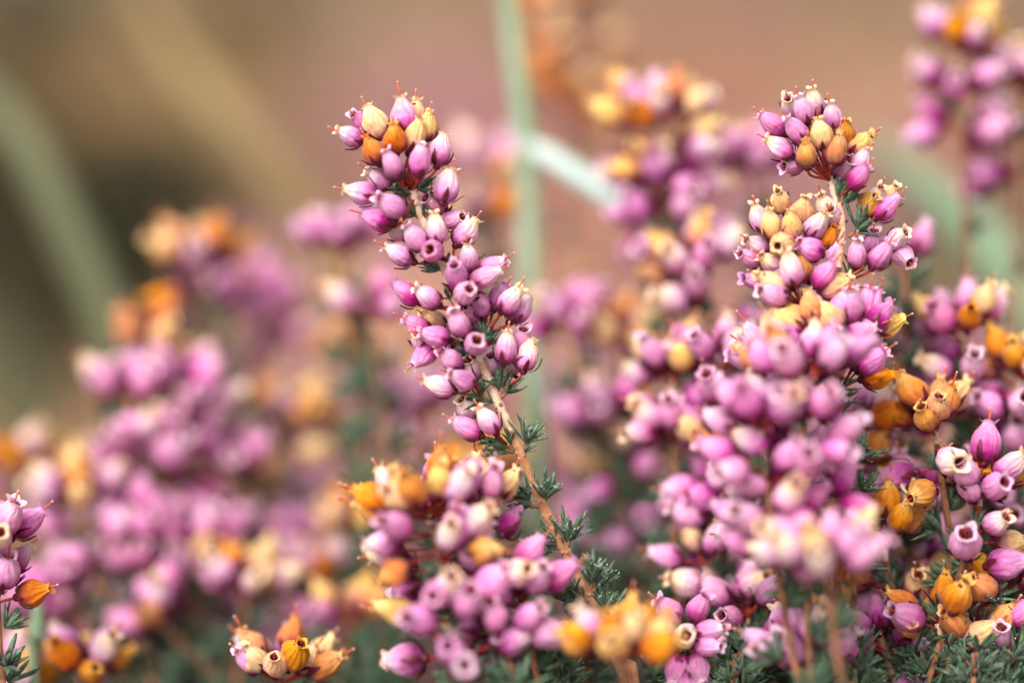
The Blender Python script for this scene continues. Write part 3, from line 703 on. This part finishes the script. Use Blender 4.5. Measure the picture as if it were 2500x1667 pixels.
# ------------------------------------------------------------------ the sharp sprigs, bell by bell
ZS = 600 / 1960.0
ZA = lambda x, y: (750 + x * ZS, 180 + y * ZS)
ZB = lambda x, y: (850 + x * ZS, 600 + y * ZS)
ZC = lambda x, y: (1050 + x * ZS, 980 + y * ZS)
ZE = lambda x, y: (1750 + x * ZS, 180 + y * ZS)
def traced(root, Z, rows, rng, shift=0.0, fy=None):
    """rows: base x, y, mouth x, y (pixels of an enlarged piece of the photo), kind, depth of the base in mm, anchor x, y, tilt (+1 towards the camera)"""
    for bx, by, mx, my, kind, dz, ax, ay, tilt in rows:
        b = P(*Z(bx, by), dz + shift); m = P(*Z(mx, my), dz + shift); v = m - b; L = max(v.length, .0050) if tilt == 0 else max(v.length, .0056)
        full = .0056 if tilt else .0053
        if v.length < full: v = v - CF * (math.sqrt(full ** 2 - v.length ** 2) * (tilt if tilt else .7))
        sc = min(1.14, max(.86, v.length / .0056))
        add_bell(root, b, v, kind, rng.uniform(0, 6.28), True, rng, sc, anchor=P(*Z(ax, ay), shift + dz * .12))

def hero():
    rng = random.Random(5)
    path = [ZA(846, 930), ZA(868, 1030), ZA(905, 1130), ZA(985, 1330), ZB(745, 140), ZB(800, 270), ZB(855, 410), ZB(905, 540), ZB(985, 740), ZB(1040, 880), ZB(1100, 1020), ZB(1150, 1140), ZB(1205, 1270),
            ZC(640, 230), ZC(722, 410), ZC(800, 590), ZC(880, 780), ZC(935, 910), ZC(1000, 1050), ZC(1080, 1200), ZC(1160, 1360), ZC(1260, 1540), (1475, 1530), (1520, 1640), (1560, 1760)]
    pts = [P(u, v, 0) for u, v in path]; e = pts[-1]
    rt = Vector((e.x + .02, e.y + .01, 0)); rt.z = gz(rt.x, rt.y)
    root = empty('heather_sprig', rt, 'tall sharp pink heather sprig leaning left at the centre with long bare stem', 'heather', 'heather sprigs')
    allp = pts + [(e + rt) * .5 + Vector((-.002, 0, 0)), rt]
    link('stem', stem_mesh([p - rt for p in allp], .00058, .0008, rng, .5, 12, low='bark'), root)
    # leaf-scar nodes as little collars
    for k in (1, 3, 4, 7, 9, 12, 14, 16, 17, 19, 21):
        p = pts[k]; b = MB()
        for q in range(4):
            a = q * 1.57 + rng.uniform(0, 1); v, f = ball(p - rt + Vector((math.cos(a) * .0007, math.sin(a) * .0007, rng.uniform(-.0003, .0003))), rng.uniform(.00028, .0004), 7, 5); b.add(v, f, 'bark' if k > 9 else 'stem')
        link('node', b.mesh('node'), root)
    A = [(440, 545, 228, 450, 'pale', -1, 790, 900, 0), (505, 440, 378, 340, 'pink', 3, 800, 860, 0), (600, 515, 455, 250, 'cream', 0, 800, 900, 0), (575, 718, 458, 490, 'orange', -2, 790, 900, 0),
         (712, 630, 676, 390, 'orange', -3, 820, 900, 0), (800, 472, 735, 165, 'pale', -.5, 830, 880, 0), (865, 460, 862, 195, 'cream', 3, 850, 880, 0), (815, 630, 895, 345, 'cream', -1.5, 830, 900, 0),
         (945, 535, 978, 285, 'cream', 2, 860, 880, 0), (1035, 733, 1088, 462, 'pale', 0, 890, 900, 0), (727, 830, 622, 605, 'pink', -4.2, 810, 945, 0), (890, 803, 917, 545, 'pink', -4.2, 835, 925, 0),
         (860, 870, 835, 770, 'pale', 2.5, 850, 930, -1),
         (655, 905, 478, 765, 'pale', 1, 830, 960, 0), (548, 975, 275, 918, 'pale', -2, 830, 960, 0), (762, 1112, 560, 985, 'pink', -3, 850, 1010, 1), (682, 1200, 420, 1105, 'pink', -1, 850, 1030, 0),
         (1083, 1025, 1150, 742, 'pale', -1, 905, 1150, 0), (1090, 1078, 945, 990, 'pink', 3, 900, 1120, 0), (845, 1085, 760, 1000, 'pink', 4, 870, 1060, 0),
         (1052, 1342, 1012, 1092, 'pale', -3, 960, 1390, 0), (928, 1395, 785, 1205, 'pink', -3, 970, 1440, 0), (845, 1500, 605, 1370, 'pale', -1, 1010, 1515, 0), (1012, 1425, 985, 1405, 'pink', -1.5, 1010, 1500, 1),
         (1190, 1365, 1365, 1150, 'pale', -.5, 1165, 1500, 0), (1110, 1180, 1235, 1150, 'pink', 3, 980, 1290, 0), (740, 1300, 702, 1195, 'pale', 4, 960, 1350, 0), (1295, 1590, 1275, 1335, 'pale', -1, 1130, 1560, 0)]
    B = [(880, 300, 848, 150, 'pink', -2, 800, 330, 1), (1050, 218, 1270, 100, 'pink', 0, 880, 360, 0), (978, 300, 1225, 190, 'pink', -3, 870, 380, 0), (905, 400, 980, 342, 'pink', -2.5, 870, 420, 1),
         (572, 452, 350, 288, 'pink', 1, 810, 510, 0), (722, 470, 530, 330, 'pale', -2, 815, 505, 0), (1165, 505, 1262, 285, 'pink', 1, 1110, 690, 0), (1225, 525, 1372, 315, 'pale', -2, 1115, 680, 0),
         (1290, 605, 1462, 390, 'pale', .5, 1150, 680, 0), (1095, 535, 1035, 385, 'pink', 1, 1105, 690, 0), (1050, 575, 940, 490, 'pink', 3, 1000, 740, 0), (915, 712, 848, 500, 'pink', -4, 960, 790, .6),
         (645, 690, 435, 580, 'pink', 1, 900, 790, 0), (750, 640, 595, 520, 'cream', 3, 900, 700, 0), (805, 750, 560, 685, 'pink', -2, 940, 805, 0), (1005, 800, 1038, 752, 'pink', -2.5, 1000, 830, 1),
         (1040, 700, 1000, 610, 'pink', 1, 1000, 780, -1), (1250, 938, 1275, 665, 'pale', -2, 1262, 1110, 0), (1400, 993, 1478, 730, 'pale', -1, 1275, 1120, 0), (1375, 840, 1395, 655, 'pink', 2.2, 1280, 1080, 0),
         (685, 795, 505, 965, 'pink', .5, 930, 820, 0), (890, 965, 735, 835, 'pink', -1, 1000, 1130, 0), (842, 1160, 585, 1060, 'pale', -2, 1040, 1200, 0), (1000, 1100, 800, 1012, 'pink', -3, 1050, 1190, .7),
         (1012, 1040, 962, 920, 'pale', 2, 1080, 1130, 0), (1175, 1010, 1130, 880, 'pink', 3, 1200, 1150, 0), (1310, 1000, 1285, 905, 'pink', 3, 1270, 1110, 0), (1055, 1510, 822, 1372, 'pink', -1, 1260, 1570, 0),
         (1180, 1492, 1042, 1268, 'pale', -3, 1262, 1580, 0), (1000, 1340, 910, 1220, 'pale', 2, 1190, 1330, 0), (930, 900, 850, 800, 'pink', 3, 1020, 900, 0), (600, 820, 560, 700, 'pale', 3, 900, 830, 0)]
    traced(root, ZA, A, rng); traced(root, ZB, B, rng)
    def tf(Z, bx, by, tx, ty, s=1.0, n=11, spread=50, dew=0, dz=0.0):
        b = P(*Z(bx, by), dz); t = P(*Z(tx, ty), dz); add_tuft(root, b, (t - b).normalized() - CF * .25, s, rng, True, dew, n, spread)
        # twiglet that carries it
    for r in [(ZA, 790, 930, 700, 880, .85, 8), (ZA, 880, 930, 985, 880, .85, 6), (ZA, 830, 960, 760, 940, .8, 6), (ZA, 870, 1140, 815, 1100, .7, 7), (ZA, 925, 1160, 945, 1080, .65, 6), (ZB, 740, 190, 600, 160, .9, 8), (ZB, 770, 150, 800, 100, .6, 5),
              (ZB, 815, 430, 760, 350, .7, 4), (ZB, 910, 480, 960, 430, .7, 6), (ZB, 1000, 850, 820, 850, 1., 9), (ZB, 1060, 830, 1130, 690, 1., 10), (ZB, 1090, 720, 1040, 590, .8, 6), (ZB, 1090, 800, 1160, 700, .9, 6),
              (ZB, 1230, 1140, 1190, 990, 1.0, 10), (ZB, 1250, 1180, 1330, 1090, .95, 8), (ZB, 1070, 1180, 1050, 1060, .8, 6), (ZB, 1080, 1230, 960, 1210, .9, 7), (ZB, 1160, 1250, 1110, 1220, .6, 5),
              (ZB, 1180, 1540, 1090, 1560, .8, 6)]: tf(*r)
    for bx, by, tx, ty, s, n, sp in [(625, 365, 480, 330, 1.05, 9, 45), (650, 360, 632, 220, .9, 5, 18), (640, 400, 520, 400, .95, 7, 25), (762, 335, 798, 190, 1., 13, 50), (740, 400, 800, 360, .6, 5, 50), (690, 430, 680, 370, .5, 4, 40),
                                     (790, 800, 700, 660, 1., 13, 55), (815, 830, 690, 790, .9, 8, 40), (915, 790, 955, 590, 1.1, 15, 52), (1020, 1140, 880, 1050, 1.1, 14, 52), (1020, 1170, 900, 1170, .95, 8, 35), (1060, 1130, 1070, 1040, .7, 6, 50),
                                     (1105, 1120, 1140, 930, 1.15, 15, 48), (1170, 1520, 1060, 1420, 1.1, 14, 55), (1180, 1550, 1050, 1530, .9, 8, 35), (1290, 1450, 1300, 1270, 1.2, 16, 52), (1310, 1500, 1400, 1410, 1., 8, 30),
                                     (1270, 1620, 1150, 1620, 1.1, 12, 55), (1390, 1690, 1450, 1560, 1.2, 14, 55)]:
        tf(ZC, bx, by, tx, ty, s, n, sp, 5)
hero()

def second():
    rng = random.Random(9)
    path = [ZE(905, 820), ZE(930, 950), ZE(985, 1090), ZE(1000, 1250), ZE(985, 1400), ZE(960, 1600), ZE(930, 1850), ZE(900, 2200), ZE(900, 2700), ZE(930, 3300), ZE(960, 3900)]
    pts = [P(u, v, 1 - 3 * min(1, i / 6)) for i, (u, v) in enumerate(path)]; e = pts[-1]; rt = Vector((e.x + .01, e.y + .01, 0)); rt.z = gz(rt.x, rt.y)
    root = empty('heather_sprig', rt, 'tall sharp pink and orange heather sprig standing highest in the right mass', 'heather', 'heather sprigs')
    link('stem', stem_mesh([p - rt for p in pts + [(e + rt) * .5, rt]], .00042, .0007, rng, .4, 12), root)
    H = (895, 850)
    E = [(722, 388, 640, 175, 'pink', -1) + H + (.5,), (805, 335, 738, 112, 'pale', 2) + H + (0,), (600, 325, 552, 228, 'pale', 4) + H + (0,), (542, 482, 330, 315, 'pink', 0) + H + (0,), (702, 532, 540, 352, 'pink', -3) + H + (.4,),
         (845, 594, 800, 345, 'cream', -3) + H + (0,), (942, 455, 890, 222, 'pale', 0) + H + (0,), (595, 655, 372, 512, 'pale', -1) + H + (0,), (720, 748, 696, 535, 'orange', -4) + H + (.5,), (915, 733, 985, 440, 'orange', -3) + H + (0,),
         (1000, 570, 1022, 385, 'orange', 1) + H + (0,), (1058, 652, 1255, 455, 'cream', 0) + H + (0,), (1105, 800, 1192, 590, 'pale', 0) + (950, 960, 0), (1062, 905, 1195, 740, 'pink', -3) + (960, 1000, .6), (690, 715, 515, 745, 'pink', 2) + H + (0,),
         (960, 810, 1040, 700, 'pink', 2) + H + (0,),
         (1265, 1155, 1455, 962, 'pink', -1, 1130, 1270, 0), (1240, 1070, 1285, 915, 'pale', 1, 1130, 1260, 0), (1168, 1095, 1240, 990, 'orange', 1, 1120, 1250, 0), (1340, 1060, 1412, 905, 'cream', 3, 1150, 1260, 0),
         (372, 1255, 288, 1020, 'pale', -1, 600, 1480, 0), (435, 1305, 405, 1070, 'cream', -3, 600, 1480, 0), (602, 1325, 575, 1072, 'cream', -3, 600, 1490, 0), (522, 1085, 470, 950, 'cream', 1, 600, 1450, 0), (660, 1190, 692, 972, 'cream', 0, 620, 1450, 0),
         (905, 1155, 808, 960, 'pale', 1, 985, 1230, 0), (728, 1305, 855, 1100, 'pale', -2, 620, 1470, 0), (830, 1400, 925, 1215, 'orange', 0, 640, 1480, 0), (955, 1195, 878, 1105, 'pale', 1, 990, 1250, 0),
         (545, 1345, 450, 1388, 'cream', -2, 600, 1490, 1), (832, 1440, 628, 1340, 'pink', -3, 640, 1500, 0), (392, 1405, 215, 1330, 'pale', 0, 560, 1500, 0), (868, 1525, 962, 1325, 'pink', 0, 940, 1600, 0),
         (1112, 1535, 1110, 1325, 'pink', -2, 1000, 1650, 0), (1240, 1545, 1365, 1335, 'pink', -3, 1050, 1660, 0), (1232, 1425, 1242, 1255, 'pink', 2, 1100, 1560, 0), (1380, 1360, 1475, 1285, 'pale', 1, 1180, 1270, 0), (1435, 1395, 1505, 1515, 'pink', 2, 1200, 1300, 0),
         (520, 1560, 330, 1440, 'pale', -1, 620, 1620, 0), (330, 1500, 170, 1440, 'pink', 0, 560, 1560, 0), (400, 1660, 190, 1640, 'pink', 1, 600, 1640, 0)]
    traced(root, ZE, E, rng, 1.0)
    # lower whorls, a little nearer than the focus
    for cx, cy, n, w in [(2010, 800, 13, 120), (1960, 700, 9, 95), (2090, 790, 8, 90), (2050, 900, 10, 120), (1900, 860, 8, 100)]:
        for i in range(n):
            t = (i + .5) / n; a = R(-100 + 200 * t) + rng.uniform(-.2, .2); dz = rng.uniform(-6, 1); b = P(cx + math.sin(a) * w * .45, cy + 25 - math.cos(a) * w * .35, dz)
            d = CR * math.sin(a) + CU * (math.cos(a) * .9 + .25) - CF * rng.uniform(-.3, .7)
            add_bell(root, b, d, rng.choices(KINDS, (.55, .25, .14, .06))[0], rng.uniform(0, 6.28), True, rng, rng.uniform(.92, 1.08), anchor=P(cx, cy + 55, -1))
    for bx, by, tx, ty, s in [(970, 1000, 990, 870, .9), (1000, 1040, 1090, 950, .9), (1120, 1250, 1140, 1090, 1.0), (1090, 1270, 1200, 1190, .9), (1040, 1640, 1080, 1560, .8), (590, 1560, 560, 1480, .7)]:
        b = P(*ZE(bx, by), 0); t = P(*ZE(tx, ty), 0); add_tuft(root, b, t - b, s, rng, True, 0, 8, 40)
    for k in range(14):
        p = pts[6].lerp(pts[9], k / 13); add_tuft(root, p, CR * rng.uniform(-1, 1) + CU * .7 - CF * rng.uniform(-.4, .6), 1.0, rng)
second()

def star():
    rng = random.Random(12); dz = -1
    c = PD(1575, 1490, dz); rt = root_for(PD(1600, 1700, dz + 2), .05, rng)
    root = empty('heather_sprig', rt, 'small star shaped ring of sharp pink bells near the bottom edge', 'heather', 'heather sprigs')
    link('stem', stem_mesh([p - rt for p in [c, PD(1585, 1600, dz + 1), PD(1600, 1700, dz + 2), rt]], .0004, .0006, rng, .3), root)
    for bx, by, mx, my, k, t in [(1560, 1425, 1505, 1375, 'pink', 0), (1590, 1420, 1612, 1370, 'pink', 0), (1600, 1450, 1650, 1440, 'pink', 0), (1595, 1480, 1640, 1480, 'pink', 0), (1590, 1500, 1610, 1560, 'pink', 0), (1560, 1500, 1545, 1560, 'pink', 0), (1550, 1470, 1500, 1490, 'pink', 0),
                                 (1545, 1450, 1490, 1430, 'pale', 0), (1572, 1460, 1568, 1450, 'pale', 1), (1580, 1540, 1575, 1590, 'pink', 0)]:
        b = PD(bx, by, dz - 1); m = PD(mx, my, dz - 1); v = m - b; v = v - CF * (math.sqrt(max(1e-9, .0056 ** 2 - v.length_squared)) * (1 if t else .5))
        add_bell(root, b, v, k, rng.uniform(0, 6.28), True, rng, .95, anchor=PD(1575, 1490, dz))
    for k in range(10):
        t = k / 9; p = c.lerp(PD(1600, 1700, dz + 2), t); add_tuft(root, p, CR * rng.uniform(-1, 1) + CU * .6 - CF * rng.uniform(-.3, .6), 1.0, rng)
star()

# leafy flowerless shoots, low between the sprigs
def shoot(label, top, bot, dz, seed, n=14, sc=1.05):
    rng = random.Random(2000 + seed); a = PD(*top, dz); c = PD(*bot, dz); rt = root_for(c + (c - a).normalized() * .02, .1, rng)
    root = empty('leafy_shoot', rt, label, 'heather', 'leafy shoots')
    link('stem', stem_mesh([p - rt for p in [a, (a + c) * .5 + Vector((rng.uniform(-.001, .001), 0, 0)), c, (c + rt) * .5 + Vector((rng.uniform(-.006, .006), 0, 0)), rt]], .00032, .0005, rng, .0), root)
    for i in range(n):
        t = (i / (n - 1)) ** .9; p = a.lerp(c, t); d = (a - c).normalized(); x = Matrix.Rotation(i * 2.3, 3, d) @ d.orthogonal().normalized()
        add_tuft(root, p + x * .0011, d * .8 + x * (.15 if i == 0 else .85), sc * rng.uniform(.85, 1.15), rng, abs(dz) < 6, 2 if abs(dz) < 6 else 0, 11)
for i, s in enumerate([
    ('soft dark shoot below the front nearest head, left of its stem', (1760, 1360), (1770, 1600), 14), ('dark shoot right of the front nearest head', (2040, 1330), (2050, 1600), 12),
    ('soft dark shoot among the faded bells at bottom right', (2160, 1380), (2165, 1640), 9), ('needle shoot left of the bottom right corner', (2235, 1500), (2230, 1680), -3),
    ('needle shoot at the bottom under the lilac bells', (1960, 1500), (1965, 1690), -4), ('needle shoot at the bottom right of the star shaped bells', (1690, 1500), (1690, 1690), -2),
    ('soft dark shoot behind the front pink head', (1180, 1400), (1190, 1640), 20), ('soft dark shoot at the bottom left of the bare stem', (1340, 1480), (1350, 1690), 12),
    ('blurred dark shoot right of the bottom left orange head', (720, 1480), (730, 1690), 48), ('blurred dark shoot in the bottom left corner', (110, 1480), (120, 1690), 50),
    ('sharp green needle shoot below the front pink head', (1270, 1490), (1290, 1640), -2), ('sharp green shoot in the bottom right corner', (2320, 1480), (2300, 1640), 0),
    ('dark green shoot under the magenta sprig at right', (2260, 1330), (2200, 1560), 3), ('soft green shoot right of the needle covered stem', (1640, 1330), (1650, 1560), 18),
    ('soft green shoot behind the needle covered stem', (1350, 1240), (1360, 1500), 34), ('soft green shoot near the bottom right of centre', (1880, 1380), (1890, 1600), 8),
    ('green shoot between lilac bells and the bottom right corner', (2110, 1430), (2120, 1640), 4), ('soft green shoot below the star shaped bells', (1480, 1540), (1490, 1680), 10),
    ('soft green shoot at the bottom left of the front pink head', (880, 1440), (890, 1640), 40), ('blurred green shoot at the bottom between orange heads', (440, 1500), (450, 1680), 60),
    ('green shoot behind the orange withered head', (2230, 900), (2240, 1150), 24), ('soft green shoot at the right edge under the pink sprigs', (2290, 1200), (2300, 1400), 16),
    ('soft green shoot left of the lilac bells at bottom', (1720, 1480), (1730, 1640), 6), ('small green shoot in the midst of the right mass', (1950, 1000), (1960, 1300), 2)]):
    shoot(*s, i)
